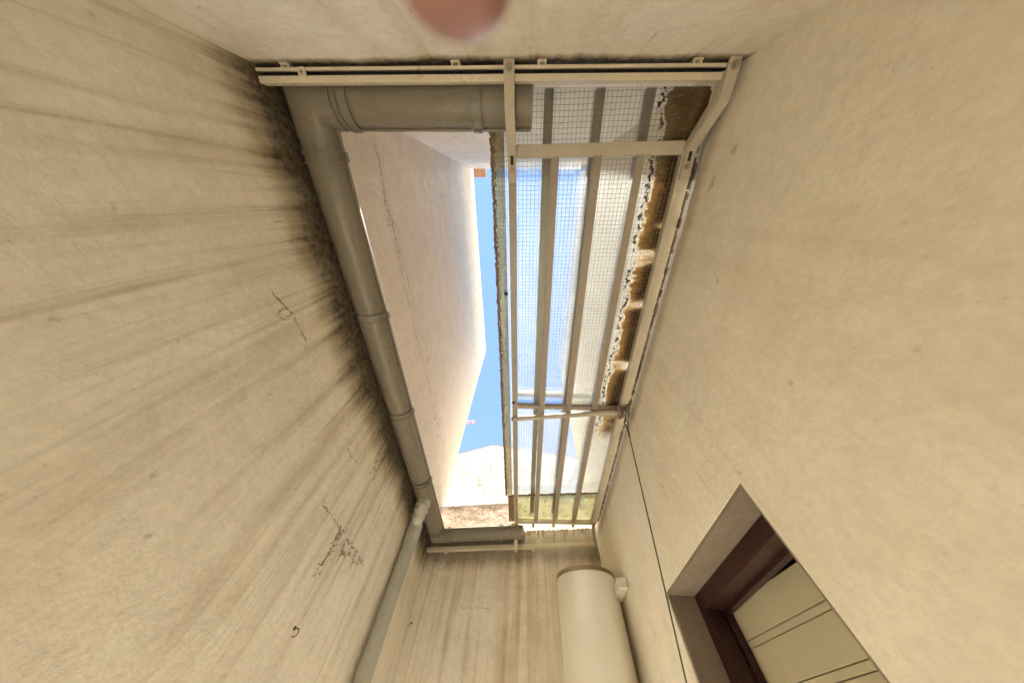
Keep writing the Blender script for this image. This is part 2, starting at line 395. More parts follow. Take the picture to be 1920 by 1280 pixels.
hn = thing('neighbour_house', (1.5, -2.7, ZW), 'pale weathered house wall above the slotted rail, with one terracotta tile jutting from its eave', 'house')
MB().hexa([(XL, -5, ZW), (4.5, -5, ZW), (4.5, yo(4.5), ZW), (XL, yo(XL), ZW)], [(XL, -5, 5.22), (4.5, -5, 5.22), (4.5, yo(4.5), 5.22), (XL, yo(XL), 5.22)]).build('wall', M['house_near'], hn)
MB().box((XL - T, -5, -CAM_H), (4.5, YN_L - T - .005, ZW)).build('lower_wall', M['house_near'], hn)
c0 = onz((888, 317), 5.225); c1 = onz((911, 332), 5.225)
MB().box((c0.x, yo(XL) - .25, 5.224), (c1.x, c1.y, 5.29)).build('eave_tile', M['terracotta'], hn, bevel=.006)
hr = thing('neighbour_house', (2.7, 1.5, ZW), 'sunlit cream house wall seen blurred through the roof panel', 'house')
rt = onx((1088, 330), XR + .02).z
MB().box((XR + .02, yo(XR+.02) + .002, ZW), (4.5, 3.15, rt)).build('wall', M['house_right'], hr)
MB().box((XR + .625, YN_L - T, -CAM_H), (4.5, 3.15, ZW)).build('lower_wall', M['house_right'], hr)
# white gable house beyond the end wall
GY = 6.2
gh = thing('gable_house', (0, GY + 2, -CAM_H), 'white flaking gable end of the house beyond the end wall, in full sun', 'house')
pk = ony((925, 835), GY); el = ony((866, 850), GY); er = ony((945, 840), GY)
sl = (pk.z - el.z) / (pk.x - el.x); sr = (pk.z - er.z) / (er.x - pk.x)
gx0, gx1 = -4.0, 4.5
gp = [(gx0, -CAM_H), (gx1, -CAM_H), (gx1, pk.z - sr*(gx1-pk.x)*.6), (pk.x, pk.z), (gx0, pk.z - sl*(pk.x-gx0))]
MB().add([(x, GY, z) for x, z in gp] + [(x, GY+4, z) for x, z in gp], [(0,1,2,3,4), (9,8,7,6,5)] + [(i, i+5, (i+1) % 5 + 5, (i+1) % 5) for i in range(5)]).build('wall', M['gable'], gh)
for (ax, az), (bx, bz) in (((gp[4]), (gp[3])), ((gp[3]), (gp[2]))):
    MB().hexa([(ax, GY+.03, az+.004), (bx, GY+.03, bz+.004), (bx, GY+4.1, bz+.004), (ax, GY+4.1, az+.004)], [(ax, GY+.03, az+.06), (bx, GY+.03, bz+.06), (bx, GY+4.1, bz+.06), (ax, GY+4.1, az+.06)]).build('roof', M['tile'], gh)

# antenna on that roof, mostly hidden by the left-hand house
AY = GY + 1.2
a0 = ony((858, 790), AY); a1 = ony((888, 803), AY)
zr = pk.z - sl*(pk.x - a0.x) + .064
an = thing('roof_antenna', (a0.x, AY, zr), 'small red and white antenna boom poking out past the pinkish house', 'antenna')
MB().tube([(a0.x, AY, zr - .05), (a0.x, AY, a0.z + .25)], .022, 10).build('mast', M['bolt'], an, True)
MB().tube([(a0.x - .4, AY, a0.z), (a1.x, AY, a0.z)], .022, 8).build('boom', M['ant_red'], an, True)
k = 0; x = a0.x - .35
while x < a1.x:
    MB().tube([(x, AY, a0.z - .09), (x, AY, a0.z + .09)], .012, 6).build('element', M['white'] if k % 2 else M['ant_red'], an)
    x += .085; k += 1

# ---------------------------------------------------------------- cracks, spalls and small marks on the walls
def crack(wall_fn, pix, w=.0025, jit=.35, off=.0015, parent=None, mat='crack', n=7, name='crack', fork=0):
    """a broken line of flaked plaster, thin and uneven, standing a hair proud of the wall"""
    rnd = random.Random(int(pix[0][0]*13 + pix[0][1]*7)); pts = []
    for i in range(len(pix) - 1):
        A, B = wall_fn(pix[i], off), wall_fn(pix[i+1], off)
        for j in range(n): pts.append(A.lerp(B, j / n))
    pts.append(wall_fn(pix[-1], off))
    A, B, C = wall_fn(pix[0], off), wall_fn((pix[0][0]+60, pix[0][1]), off), wall_fn((pix[0][0], pix[0][1]+60), off)
    nrm = (B - A).cross(C - A).normalized()
    L = sum((pts[i+1]-pts[i]).length for i in range(len(pts)-1)); st = L / (len(pts)-1)
    mb = MB(); prev = None; q = []
    for i, p in enumerate(pts):
        t = (pts[min(i+1, len(pts)-1)] - pts[max(i-1, 0)]).normalized(); s = t.cross(nrm).normalized()
        q.append((p + s * (rnd.uniform(-jit, jit) + rnd.gauss(0, jit*.4)) * st, s))
    vs = []; fs = []
    for i, (p, s) in enumerate(q):
        ww = w * .62 * rnd.uniform(.2, 1.5) * (0.3 if i in (0, len(q)-1) else 1)
        vs += [p - s*ww, p + s*ww]
        if i: fs.append((2*i-2, 2*i-1, 2*i+1, 2*i))
    for kf in range(fork):
        p, s = q[rnd.randrange(1, len(q)-1)]; d = (s * rnd.choice((-1, 1)) + nrm.cross(s) * rnd.uniform(-.8, .8)).normalized()
        l = st * rnd.uniform(.8, 2.2); o = len(vs); cpt = nrm.cross(d)
        vs += [p - cpt*w*.5, p + cpt*w*.5, p + d*l*.6 + cpt*st*.2, p + d*l]; fs += [(o, o+1, o+2), (o+1, o+2, o+3)]
    return mb.add(vs, fs).build(name, M[mat], parent)
def flakes(wall_fn, pix_poly, count, size, parent, mat='crack', off=.0013, name='plaster_flake'):
    rnd = random.Random(int(pix_poly[0][0])); mb = MB()
    for i in range(count):
        a, bb = rnd.randrange(len(pix_poly)-1), rnd.random(); A, B = pix_poly[a], pix_poly[a+1]
        p = (A[0] + (B[0]-A[0])*bb + rnd.gauss(0, 4), A[1] + (B[1]-A[1])*bb + rnd.gauss(0, 4))
        vs = [wall_fn((p[0] + rnd.uniform(-1,1)*size*1.4, p[1] + rnd.uniform(-1,1)*size), off + rnd.uniform(0, .0008)) for k in range(4)]
        c = sum(vs, Vector()) / 4
        e1 = (vs[0]-c); nn = (vs[0]-c).cross(vs[1]-c); vs.sort(key=lambda v: math.atan2(nn.normalized().dot(e1.cross(v-c)) if nn.length > 1e-12 else 0, e1.dot(v-c)))
        mb.add(vs, [(0,1,2,3)])
    o = mb.build(name, M[mat], parent); o['kind'] = 'stuff'; return o
L_ = lambda p, o=0.0: on_left(p, o)
crack(L_, [(510,545),(525,565),(540,578),(553,598),(575,640)], .004, .5, parent=wl, fork=8)
crack(L_, [(540,575),(525,582),(520,592),(535,600),(555,596)], .003, .6, parent=wl, fork=8)
crack(L_, [(607,935),(608,950),(622,965),(634,985),(640,990)], .0035, .6, parent=wl, fork=8)
crack(L_, [(640,985),(630,1010),(615,1040),(600,1062),(587,1082)], .007, .6, parent=wl, fork=16, n=9)
crack(L_, [(640,990),(656,1018),(668,1032),(676,1050),(680,1060)], .005, .6, parent=wl, fork=14, n=9)
crack(L_, [(648,1015),(640,1035),(630,1055)], .005, .7, parent=wl, fork=10, n=9)
crack(L_, [(672,1032),(662,1050),(655,1068)], .005, .7, parent=wl, fork=10, n=9)
flakes(L_, [(640,990),(628,1030),(640,1040),(660,1030),(672,1055)], 60, 2.6, wl, 'crack_soft')
flakes(L_, [(640,985),(618,1040),(590,1078)], 50, 2.2, wl)
crack(L_, [(653,838),(658,852),(670,868)], .003, .6, parent=wl, fork=6)
crack(L_, [(714,848),(705,868),(695,890)], .004, .6, parent=wl, fork=8)
flakes(L_, [(712,858),(704,875),(696,892)], 22, 2.0, wl)
crack(L_, [(665,960),(655,985),(645,1000)], .0025, .5, parent=wl, fork=4)
crack(L_, [(604,1175),(592,1200),(575,1235)], .0025, .4, parent=wl, mat='crack_soft')
crack(L_, [(560,640),(575,655),(583,668)], .0015, .4, parent=wl, mat='crack_soft')
crack(L_, [(512,417),(545,413),(575,414)], .002, .4, parent=wl, mat='crack_soft')
def spall(fn, px, r, nrm, parent, th=.003, mat='left', seed=1):
    """a blister of loose plaster: an uneven plate standing off the wall with a broken edge"""
    rnd = random.Random(seed); n = 11; c = fn(px, 0); nrm = Vector(nrm); u = nrm.cross(Vector((0,0,1))).normalized(); w = u.cross(nrm)
    ring = [(r * rnd.uniform(.55, 1.15), 2*math.pi*k/n + rnd.uniform(-.2,.2)) for k in range(n)]
    o_ = [c + u*(q*math.cos(a)) + w*(q*1.3*math.sin(a)) for q, a in ring]
    vs = [p - nrm*.002 for p in o_] + [p + nrm*th*rnd.uniform(.5,1.2) for p in o_] + [c + nrm*th*.6]
    MB().add(vs, [(k, (k+1) % n, (k+1) % n + n, k + n) for k in range(n)] + [(k + n, (k+1) % n + n, 2*n) for k in range(n)]).build('plaster_blister', M[mat], parent)
for k, (px, rr) in enumerate((((533,588), .020), ((546,596), .014), ((648,1003), .022), ((634,1030), .026), ((655,1025), .020), ((668,1044), .022), ((614,1048), .018), ((598,1068), .016), ((706,870), .020), ((697,885), .014), ((664,858), .014), ((624,968), .016))):
    spall(L_, px, rr, (1,0,0), wl, .005, 'left', k)
H_ = lambda p, o=0.0: on_left(p, o)
crack(H_, [(698,245),(712,310),(720,355),(722,382),(735,415),(750,478)], .0045, .35, parent=hl, fork=8, n=8)
crack(H_, [(750,478),(748,488),(765,560),(781,632),(800,705),(808,735)], .003, .12, parent=hl, n=8)
crack(H_, [(752,480),(770,545),(780,590),(800,660),(805,690),(812,760),(833,850)], .003, .3, parent=hl, n=7, mat='crack_soft')
flakes(H_, [(715,330),(728,390),(745,470),(762,540)], 60, 1.6, hl, 'crack_soft')
flakes(H_, [(806,720),(815,780),(826,840),(845,900)], 40, 1.4, hl, 'crack_soft')
N_ = lambda p, o=0.0: on_near(p, o)
NH_ = lambda p, o=0.0: on_near(p, o - .04)
crack(N_, [(1232,62),(1215,82),(1200,97)], .0016, .3, parent=wnr)
for k in range(9):
    yy = 250 + k*6; xx = 790 + k*9
    crack(NH_, [(xx+random.uniform(0,20), yy), (xx+45, yy+random.uniform(-3,3)), (min(914, xx+95), yy+random.uniform(-3,3))], .004, .5, parent=hn, mat='crack_soft', fork=3)
G_ = lambda p, o=0.0: ony(p, GY - o)
for k in range(15):
    xx = random.uniform(848, 935); yy = random.uniform(858, 930)
    crack(G_, [(xx, yy), (xx+random.uniform(-9,9), yy+random.uniform(2,10)), (xx+random.uniform(-16,16), yy+random.uniform(6,16))], .012, .6, .004, parent=gh, mat='crack_soft', fork=5)
flakes(G_, [(870,870),(865,900),(850,930),(900,900),(930,860)], 90, 1.2, gh, 'crack_soft', .004)
W_ = lambda p, o=0.0: on_far(p, o)
for pl in ([(855,942),(848,950),(842,955)], [(862,952),(864,962)], [(907,945),(903,962)], [(930,948),(924,962)]):
    crack(W_, pl, .006, .4, parent=wf, fork=3)
for k in range(46):                                        # black drips that run down the end wall below the panel
    xx = 988 + k*2.6 + random.uniform(-1,1); yy = 991 - (xx-988)*.06
    crack(W_, [(xx, yy), (xx+.3, yy + 3), (xx+.2, yy + 4 + abs(random.gauss(0, 8)))], .010, .05, .002, parent=wf, n=2, name='drip_stain')
crack(W_, [(820,1065),(828,1068),(838,1060),(842,1054)], .003, .3, parent=wf)
crack(W_, [(762,1065),(768,1082),(776,1104)], .004, .3, parent=wf, fork=4)
crack(W_, [(855,1140),(890,1137),(920,1141)], .002, .4, parent=wf, mat='crack_soft')
Rr_ = lambda p, o=0.0: on_right(p, o)
crack(Rr_, [(1308,886),(1325,912),(1345,935)], .0014, .3, parent=wr)
crack(Rr_, [(1230,852),(1250,880),(1290,940),(1310,975)], .0012, .3, parent=wr, mat='crack_soft')
for k in range(26):                                        # ragged dark marks drawn for the shaded gap between panel frame and plaster
    y0 = 330 + k*24; xx = 1292 - (y0-324)*.2583
    crack(Rr_, [(xx, y0), (xx-3+random.uniform(-2,3), y0+12), (xx-5.5, y0+random.uniform(18,24))], .004, .5, parent=wr, n=4, fork=2)

# ---------------------------------------------------------------- gutter round three sides
GW, GB, GT = .158, 1.262, 1.338                            # width, bottom, rim height
gin = .022
def gprof(w=GW, grow=0.0, th=.0035):
    """(a, b): a towards the open middle; a half-round trough with straight lips"""
    r = w/2 + grow; out = []
    cx_, cb = w/2, GB + .070
    out.append((cx_ - r, GT))
    for k in range(13):
        a = math.pi + math.pi*k/12
        out.append((cx_ + r*math.cos(a), cb + .070/ (w/2) * r*math.sin(a) ))
    out.append((cx_ + r, GT))
    r2 = r - th; out.append((cx_ + r2, GT))
    for k in range(12, -1, -1):
        a = math.pi + math.pi*k/12
        out.append((cx_ + r2*math.cos(a), cb + .070/(w/2) * r2*math.sin(a)))
    out.append((cx_ - r2, GT))
    return out
# wall-side edge line of the trough (plan), from the near free end round to the far free end
gN = lambda x: yo(x) + .045
gF = lambda x: yf(x) - .150 + .0
pN1 = Vector((onz((998,200), GB + .02).x, 0, 0)); pN1.y = gN(pN1.x)
pC1 = Vector((XL + gin, 0, 0)); pC1.y = gN(pC1.x)
yfar = lambda x: onz((900, 988), GT).y + GW - (x - onz((900,988), GT).x) * .176
pC2 = Vector((XL + gin, 0, 0)); pC2.y = yfar(pC2.x)
pF1 = Vector((onz((985,1003), GB + .03).x, 0, 0)); pF1.y = yfar(pF1.x)
gut = thing('rain_gutter', (XL + .1, 1.2, GB), 'grey beige half-round gutter running round three sides of the opening', 'gutter')
# travelling from pN1 to pC1 (-x), the middle of the well lies on the left, so 'a' has to point left: sweep's side is d x up = right -> use -a
inv = lambda pr: pr
z0 = lambda v: Vector((v.x, v.y, 0))
dN = (pC1 - pN1).normalized(); dL = (pC2 - pC1).normalized(); dF = (pF1 - pC2).normalized()
c1a, c1b = pC1 - dN*.235, pC1 + dL*.30
c2a, c2b = pC2 - dL*.24, pC2 + dF*.24
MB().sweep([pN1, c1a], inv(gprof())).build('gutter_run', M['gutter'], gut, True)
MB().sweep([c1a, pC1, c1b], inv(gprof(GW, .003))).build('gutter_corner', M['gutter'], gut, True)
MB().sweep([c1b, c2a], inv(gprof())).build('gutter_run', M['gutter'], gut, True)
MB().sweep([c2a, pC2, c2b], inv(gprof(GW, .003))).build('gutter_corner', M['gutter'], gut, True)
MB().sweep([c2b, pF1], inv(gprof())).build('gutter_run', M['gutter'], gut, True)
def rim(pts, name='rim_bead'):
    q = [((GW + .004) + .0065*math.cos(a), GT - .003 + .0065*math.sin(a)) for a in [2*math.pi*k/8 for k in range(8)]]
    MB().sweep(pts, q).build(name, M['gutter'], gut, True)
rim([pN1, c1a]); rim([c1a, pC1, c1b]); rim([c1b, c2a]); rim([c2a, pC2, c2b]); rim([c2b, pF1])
def band(p, d, w=.02, grow=.010, name='joint_band'):
    MB().sweep([p - d*w/2, p + d*w/2], inv(gprof(GW, grow, .006))).build(name, M['gutter'], gut, True)
def clip(p, d):                                            # a bracket: two raised ribs with a strap between, hooked over the rim
    band(p, d, .040, .005, 'bracket_strap'); band(p - d*.020, d, .007, .011, 'bracket_rib'); band(p + d*.020, d, .007, .011, 'bracket_rib')
    s = d.cross(Vector((0,0,1)))
    MB().obox(p + s*(GW + .008) + Vector((0,0,GT - .002)), d*.018, s*.006, Vector((0,0,.010))).build('bracket_hook', M['gutter'], gut)
def along(px, y_line=None):
    pass
clip(c1a - dN*.015, dN); clip(c1a - dN*.065, dN) if False else None
band(c1a + dN*.03, dN, .008, .0105, 'joint_band'); 
clip(Vector((onz((891,200), GB).x, 0, 0)) + Vector((0, gN(onz((891,200), GB).x), 0)), dN)
band(c1b - dL*.05, dL, .008, .0105)
for py, kind in ((291, 'c'), (600, 'c'), (783, 'c'), (912, 'c')):
    pxx = 608 + (py - 291) * .296
    yy = onz((pxx, py), GB).y
    p = pC1 + dL * ((yy - pC1.y) / dL.y)
    clip(p, dL)
band(c2a + dL*.02, dL, .008, .0105); band(c2a + dL*.045, dL, .008, .0105)
band(c2b - dF*.03, dF, .008, .0105); clip(c2b + dF*.01, dF)
xg = onz((945,1003), GB + .02).x; clip(Vector((xg, yfar(xg), 0)), dF)
for p, d in ((pN1, -dN), (pF1, dF)):
    s = Vector((0,0,1)).cross(d) if d == dF else d.cross(Vector((0,0,1)))
    pr = gprof()[:15]
    s = dF.cross(Vector((0,0,1))) if d == dF else dN.cross(Vector((0,0,1)))
    vs = [p + d*.001 + s*a + Vector((0,0,bz)) for a, bz in pr] + [p + d*.005 + s*a + Vector((0,0,bz)) for a, bz in pr]
    n = len(pr)
    MB().add(vs, [tuple(range(n)), tuple(range(2*n-1, n-1, -1))] + [(i, (i+1) % n, (i+1) % n + n, i + n) for i in range(n)]).build('end_cap', M['gutter'], gut)

# strips added over the slit between trough and wall to keep sun out
fz = GT + .004
MB().hexa([(pN1.x, yn(pN1.x)+.001, fz), (XL+.001, yn(XL)+.001, fz), (XL+.001, gN(XL)+.012, fz), (pN1.x, gN(pN1.x)+.012, fz)],
          [(pN1.x, yn(pN1.x)+.001, fz+.002), (XL+.001, yn(XL)+.001, fz+.002), (XL+.001, gN(XL)+.012, fz+.002), (pN1.x, gN(pN1.x)+.012, fz+.002)]).build('sun_block', M['gutter'], gut)
MB().box((XL-.004, gN(XL)+.013, fz), (XL+gin+.012, yfar(XL), fz+.002)).build('sun_block', M['gutter'], gut)
MB().hexa([(XL+.001, yfar(XL)+.001-.012, fz), (pF1.x, pF1.y-.012, fz), (pF1.x, yf(pF1.x)-.001, fz), (XL+.001, yf(XL)-.001, fz)],
          [(XL+.001, yfar(XL)+.001-.012, fz+.002), (pF1.x, pF1.y-.012, fz+.002), (pF1.x, yf(pF1.x)-.001, fz+.002), (XL+.001, yf(XL)-.001, fz+.002)]).build('sun_block', M['gutter'], gut)

# ---------------------------------------------------------------- downpipe
px_x = XL + .062
o1 = onz((806, 940), GB + .01); o1.x = XL + gin + GW/2
pb = onx((776, 994), px_x)
dp = thing('downpipe', (px_x, pb.y, -CAM_H), 'pale grey plastic downpipe with elbow dropping from the gutter down the stained corner', 'pipe')
MB().tube([(o1.x, o1.y, GB + .012), (o1.x, o1.y + .004, GB - .03)], .061, 28).build('outlet', M['pipe'], dp, True)
e1 = Vector((o1.x, o1.y + .004, GB - .022)); e2 = Vector((px_x, pb.y, pb.z + .012))
ctl = [e1, e1 + Vector((0,.006,-.03)), e1.lerp(e2, .35) + Vector((0,0,-.006)), e1.lerp(e2, .7) + Vector((0,0,.006)), e2 + Vector((0,-.004,.02)), e2]
MB().tube(ctl, .050, 28).build('elbow', M['pipe'], dp, True)
MB().tube([e1.lerp(e2, .12), e1.lerp(e2, .30)], .061, 28).build('collar', M['pipe'], dp, True)
MB().tube([e1.lerp(e2, .44), e1.lerp(e2, .56)], .058, 28).build('collar', M['pipe'], dp, True)
MB().tube([e2 + Vector((0,0,.03)), e2 + Vector((0,0,-.10))], .059, 28).build('socket', M['pipe'], dp, True)
MB().tube([e2 + Vector((0,0,-.095)), Vector((px_x, pb.y, -CAM_H + .05))], .050, 28).build('pipe', M['pipe'], dp, True)
for zz in (-.6, -1.35):
    MB().tube([(px_x, pb.y, zz), (px_x, pb.y, zz - .03)], .054, 24).build('pipe_clamp', M['pipe'], dp, True)
MB().tube([(px_x, pb.y, -CAM_H + .07), (px_x + .01, pb.y - .01, -CAM_H + .002)], .053, 24).build('shoe', M['pipe'], dp, True)

# ---------------------------------------------------------------- slotted rails on the two short walls
RZ = 1.228
cprof = [(0,0),(.009,0),(.009,.003),(.004,.003),(.004,.026),(.037,.026),(.037,.003),(.022,.003),(.022,0),(.041,0),(.041,.029),(0,.029)]
rn0, rn1 = Vector((XL + .004, onz((493,125), RZ).y, RZ)), Vector((XR - .03, 0, RZ))
rn0.y = yo(rn0.x) + .052; rn1.y = yo(rn1.x) + .052
rn = thing('sliding_rail', (rn0 + rn1) / 2, 'cream slotted steel rail fixed along the wall behind the large gutter run', 'rail')
MB().sweep([rn1, rn0], inv(cprof)).build('channel', M['rail'], rn)
MB().obox((rn0 + rn1)/2 + ND.cross(Vector((0,0,1)))*-.0205 + Vector((0,0,.0245)), (rn1-rn0)*.499, NN*.0155, (0,0,.0012)).build('slot_shade', M['dark'], rn)  # dark strip added inside the channel for the shade in its slot
for px in (536, 855, 1016, 1305):
    c = onz((px, 119), RZ + .01); c.y = yn(c.x) + .008
    for s in (-1, 1):
        MB().obox(c + ND*(.012*s), ND*.003, NN*.0085, (0,0,.011)).build('wall_lug', M['rail'], rn)
    MB().obox(c - NN*.006, ND*.015, NN*.003, (0,0,.016)).build('lug_plate', M['rail'], rn)
c = onz((566, 133), RZ - .002); c.y = rn0.y + .018
MB().obox(c + Vector((0,0,-.002)), (.014,0,0), (0,.013,0), (0,0,.003)).build('end_stop', M['rail'], rn, bevel=.001)
MB().tube([c + Vector((0,0,-.004)), c + Vector((0,0,-.010))], .005, 8).build('stop_screw', M['bolt'], rn, True)
rf0, rf1 = Vector((XL + .004, 0, RZ)), Vector((XR - .035, 0, RZ))
rf0.y = yf(rf0.x) - .040; rf1.y = yf(rf1.x) - .040
rf = thing('sliding_rail', (rf0 + rf1) / 2, 'thin cream steel rail along the end wall under the short gutter run', 'rail')
MB().sweep([rf0, rf1], inv([(a, b_*1.0) for a, b_ in cprof])).build('channel', M['rail'], rf)
for px in (833, 1000, 1080):
    c = onz((px, 1024), RZ + .01); c.y = yf(c.x) - .020
    MB().obox(c, FD*.014, FN*.0205, (0,0,.010)).build('wall_lug', M['rail'], rf)

# ---------------------------------------------------------------- sliding roof panel
FZ, BT = 1.362, .036                                      # underside of the steel frame, bar size
SZ = FZ + BT + .004                                       # underside of the sheet
pn = thing('roof_panel', (.3, 1.2, FZ), 'sliding roof panel of cream steel bars under a hazy wired fibreglass sheet', 'roof panel')
def bar(p, q, w=BT, h=BT, z=FZ, mat='steel', name='bar', e0=0, e1=0):
    A, B = Vector((p[0], p[1], z + h/2)), Vector((q[0], q[1], z + h/2)); d = (B-A).normalized(); s = d.cross(Vector((0,0,1)))
    A -= d*e0; B += d*e1
    return MB().obox((A+B)/2, (B-A)/2, s*w/2, (0,0,h/2)).build(name, M[mat], pn, bevel=.003)
ycr = onz((1100, 281), FZ).y; yfr = onz((1040, 981), FZ).y
def xline(p, q):                                          # bar axis from two photo pixels, cut at the cross bars
    A, B = onz(p, FZ), onz(q, FZ); f = lambda y: A.x + (B.x-A.x) * (y-A.y) / (B.y-A.y)
    return f
lines = [xline((960,281),(968,981)), xline((1041,300),(1005,980)), xline((1121,300),(1040.6,980)), xline((1201,300),(1076,980)), None]
xe = .679; RBW = .056
lines[4] = lambda y: xe - .0
def far_y(x): return yfr - (x - onz((1040,981), FZ).x) * .176 * .35
for i, ln in enumerate(lines):
    bar((ln(ycr), ycr + BT/2 if 0 < i < 4 else ycr - .02), (ln(far_y(.3)), far_y(ln(yfr)) - (BT/2 if 0 < i < 4 else -.02)), name='long_bar', w=RBW if i == 4 else BT, mat='frame' if i == 4 else 'steel')
xa, xb = lines[0](ycr) + BT/2, xe - RBW/2
bar((xa, ycr), (xb, ycr), w=.048, name='cross_bar', mat='frame')
xa, xb = lines[0](yfr) + BT/2, xe - RBW/2
bar((xa, far_y(xa)), (xb, far_y(xb)), name='cross_bar', mat='frame')
ymid = onz((1010, 764), FZ).y
xs = [lines[0](ymid)] + [l(ymid) for l in lines[1:]]
for i in range(4):
    bar((xs[i] + BT/2 + .0005, ymid), (xs[i+1] - (RBW if i == 3 else BT)/2 - .0005, ymid), w=.030, h=.030, name='cross_piece')
# upper purlins on top of the sheet
UZ = SZ + .034
y_n0 = onz((1100,166), UZ).y; y_f0 = 2.72
for p in ((1028,222), (1121,222), (1212,222)):
    A = onz(p, UZ); bar((A.x, yn(A.x) + .012), (A.x, y_f0), w=.040, h=.034, z=UZ, name='purlin')
A = onz((1060, 748), UZ); bar((-.05, A.y), (XR - .01, A.y), w=.040, h=.03, z=UZ + .036, name='purlin')
# the sheet, its rolled yellow edge and the wire mesh
sx0 = lines[0](1.0) - .036; sx1 = XR - .004
sy0 = yn(0) + .03; sy1 = onz((1040, 929), SZ).y
def sheet(x0, x1, y0a, y0b, y1a, y1b, z, mat, name, th=.003):
    return MB().hexa([(x0,y0a,z),(x1,y0b,z),(x1,y1b,z),(x0,y1a,z)], [(x0,y0a,z+th),(x1,y0b,z+th),(x1,y1b,z+th),(x0,y1a,z+th)]).build(name, M[mat], pn)
shm = sheet(sx0, sx1, yn(sx0) + .02, yn(sx1) + .02, sy1 + .06, sy1 + .01, SZ, 'sheet', 'sheet')
ex0 = onz((919, 260), SZ).x; ex1 = sx0 - .001
prof = []
for k in range(9):
    a = math.pi * k / 8; prof.append(((ex0+ex1)/2 + (ex1-ex0)/2 * math.cos(math.pi - a), SZ + .004 + .018*math.sin(a)))
def strip(y0, y1, pr, th, mat, name):
    n = len(pr); vs = []
    for y in (y0, y1):
        vs += [(a, y, b_) for a, b_ in pr] + [(a, y, b_ + th) for a, b_ in reversed(pr)]
    m = 2*n
    fs = [(i, (i+1) % m, (i+1) % m + m, i + m) for i in range(m)] + [tuple(range(m)), tuple(range(2*m-1, m-1, -1))]
    return MB().add(vs, fs).build(name, M[mat], pn, True)
strip(yn(0) + .05, sy1 + .05, prof, .0025, 'edge_sheet', 'rolled_edge')
rnd = random.Random(4); mbr = MB()
y = yn(0) + .06
while y < sy1 + .04:                                       # rust and dirt caught along the rolled edge
    l = rnd.uniform(.006, .022); x = ex0 + rnd.uniform(-.001, .010)
    mbr.obox((x, y, SZ + .002 + rnd.uniform(0, .004)), (rnd.uniform(.002,.006),0,0), (rnd.uniform(-.002,.002), l*.5, 0), (0,0,rnd.uniform(.001,.003)))
    mbr.obox((ex0 + rnd.uniform(.0, .020), y, SZ + .004), (rnd.uniform(.001,.004),0,0), (rnd.uniform(-.003,.003), l*.3, 0), (0,0,.002)); y += l*.45
o = mbr.build('edge_rust', M['rust'], pn); o['kind'] = 'stuff'
mw_ = MB(); WP = .0188; wr_ = .00055
x = ex0 + .012
while x < sx1 - .005:
    mw_.obox((x, (sy0+sy1)/2, SZ - .0012), (wr_,0,0), (0,(sy1-sy0)/2,0), (0,0,wr_)); x += WP
y = sy0 + .01
while y < sy1:
    mw_.obox(((ex0+sx1)/2, y, SZ - .0028), ((sx1-ex0)/2 - .002,0,0), (0,wr_,0), (0,0,wr_)); y += WP
o = mw_.build('wire_mesh', M['wire'], pn); o['kind'] = 'stuff'
MB().box((XR - .034, yn(XR) + .03, SZ + .0062), (XR + .006, 2.86, SZ + .0085)).build('side_sun_block', M['rust'], pn)  # opaque strip added along the wall to stop sun leaking past the panel
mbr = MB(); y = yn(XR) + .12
while y < 2.70:                                            # dark pieces added as the shade in the gap between frame and wall
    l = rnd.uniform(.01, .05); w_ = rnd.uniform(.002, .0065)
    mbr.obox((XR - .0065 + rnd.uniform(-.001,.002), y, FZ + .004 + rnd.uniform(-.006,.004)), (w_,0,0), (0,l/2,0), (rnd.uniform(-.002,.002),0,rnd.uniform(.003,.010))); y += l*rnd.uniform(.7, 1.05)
o = mbr.build('gap_shade_seam', M['gap_shade'], pn); o['kind'] = 'stuff'
# mossy lap piece at the far end with its dark edge
ly0 = onz((1010, 926), SZ - .002).y; ly1 = far_y(.3) + .03
sheet(lines[0](ly0) - .075, sx1 - .004, ly0 + .03, ly0 - .07, ly1 + .02, ly1 - .04, SZ - .0075, 'patch_sheet', 'lap_sheet', .003)
mbr = MB(); x = lines[0](ly0) - .07
while x < .66:
    t_ = (x + .13) / .8; yy = ly0 + .03 - .1*t_ + rnd.uniform(-.006,.006)
    mbr.obox((x, yy, SZ - .0098), (.009,0,0), (0, rnd.uniform(.006,.016), 0), (0,0,.0015)); x += .013
o = mbr.build('moss_line', M['crack'], pn); o['kind'] = 'stuff'
MB().obox((lines[0](ly0) - .048, (ly0+ly1)/2 + .02, SZ - .012), (.026,0,0), (0,(ly1-ly0)/2,0), (0,0,.003)).build('edge_flashing', M['rust'], pn)
t_ = NT('milky_white_strip'); tl_ = t_.n('ShaderNodeBsdfTranslucent'); tl_.inputs[0].default_value = (.8,.78,.7,1); df_ = t_.n('ShaderNodeBsdfDiffuse'); df_.inputs[0].default_value = (.8,.78,.7,1)
mx_ = t_.n('ShaderNodeMixShader'); mx_.inputs[0].default_value = .5; t_.L(tl_.outputs[0], mx_.inputs[1]); t_.L(df_.outputs[0], mx_.inputs[2]); M['strip'] = t_.done(mx_.outputs[0])
ex_ = pF1.x - .06  # strip added across the end gap: blocks sun, stands in for the gap's brightness
MB().hexa([(ex_, ly1 - .03, SZ + .004), (XR - .003, ly1 - .06, SZ + .004), (XR - .003, YF_R + .02, 1.412), (ex_, yf(ex_) + .02, 1.412)],
          [(ex_, ly1 - .03, SZ + .007), (XR - .003, ly1 - .06, SZ + .007), (XR - .003, YF_R + .02, 1.415), (ex_, yf(ex_) + .02, 1.415)]).build('end_sun_block', M['strip'], pn)
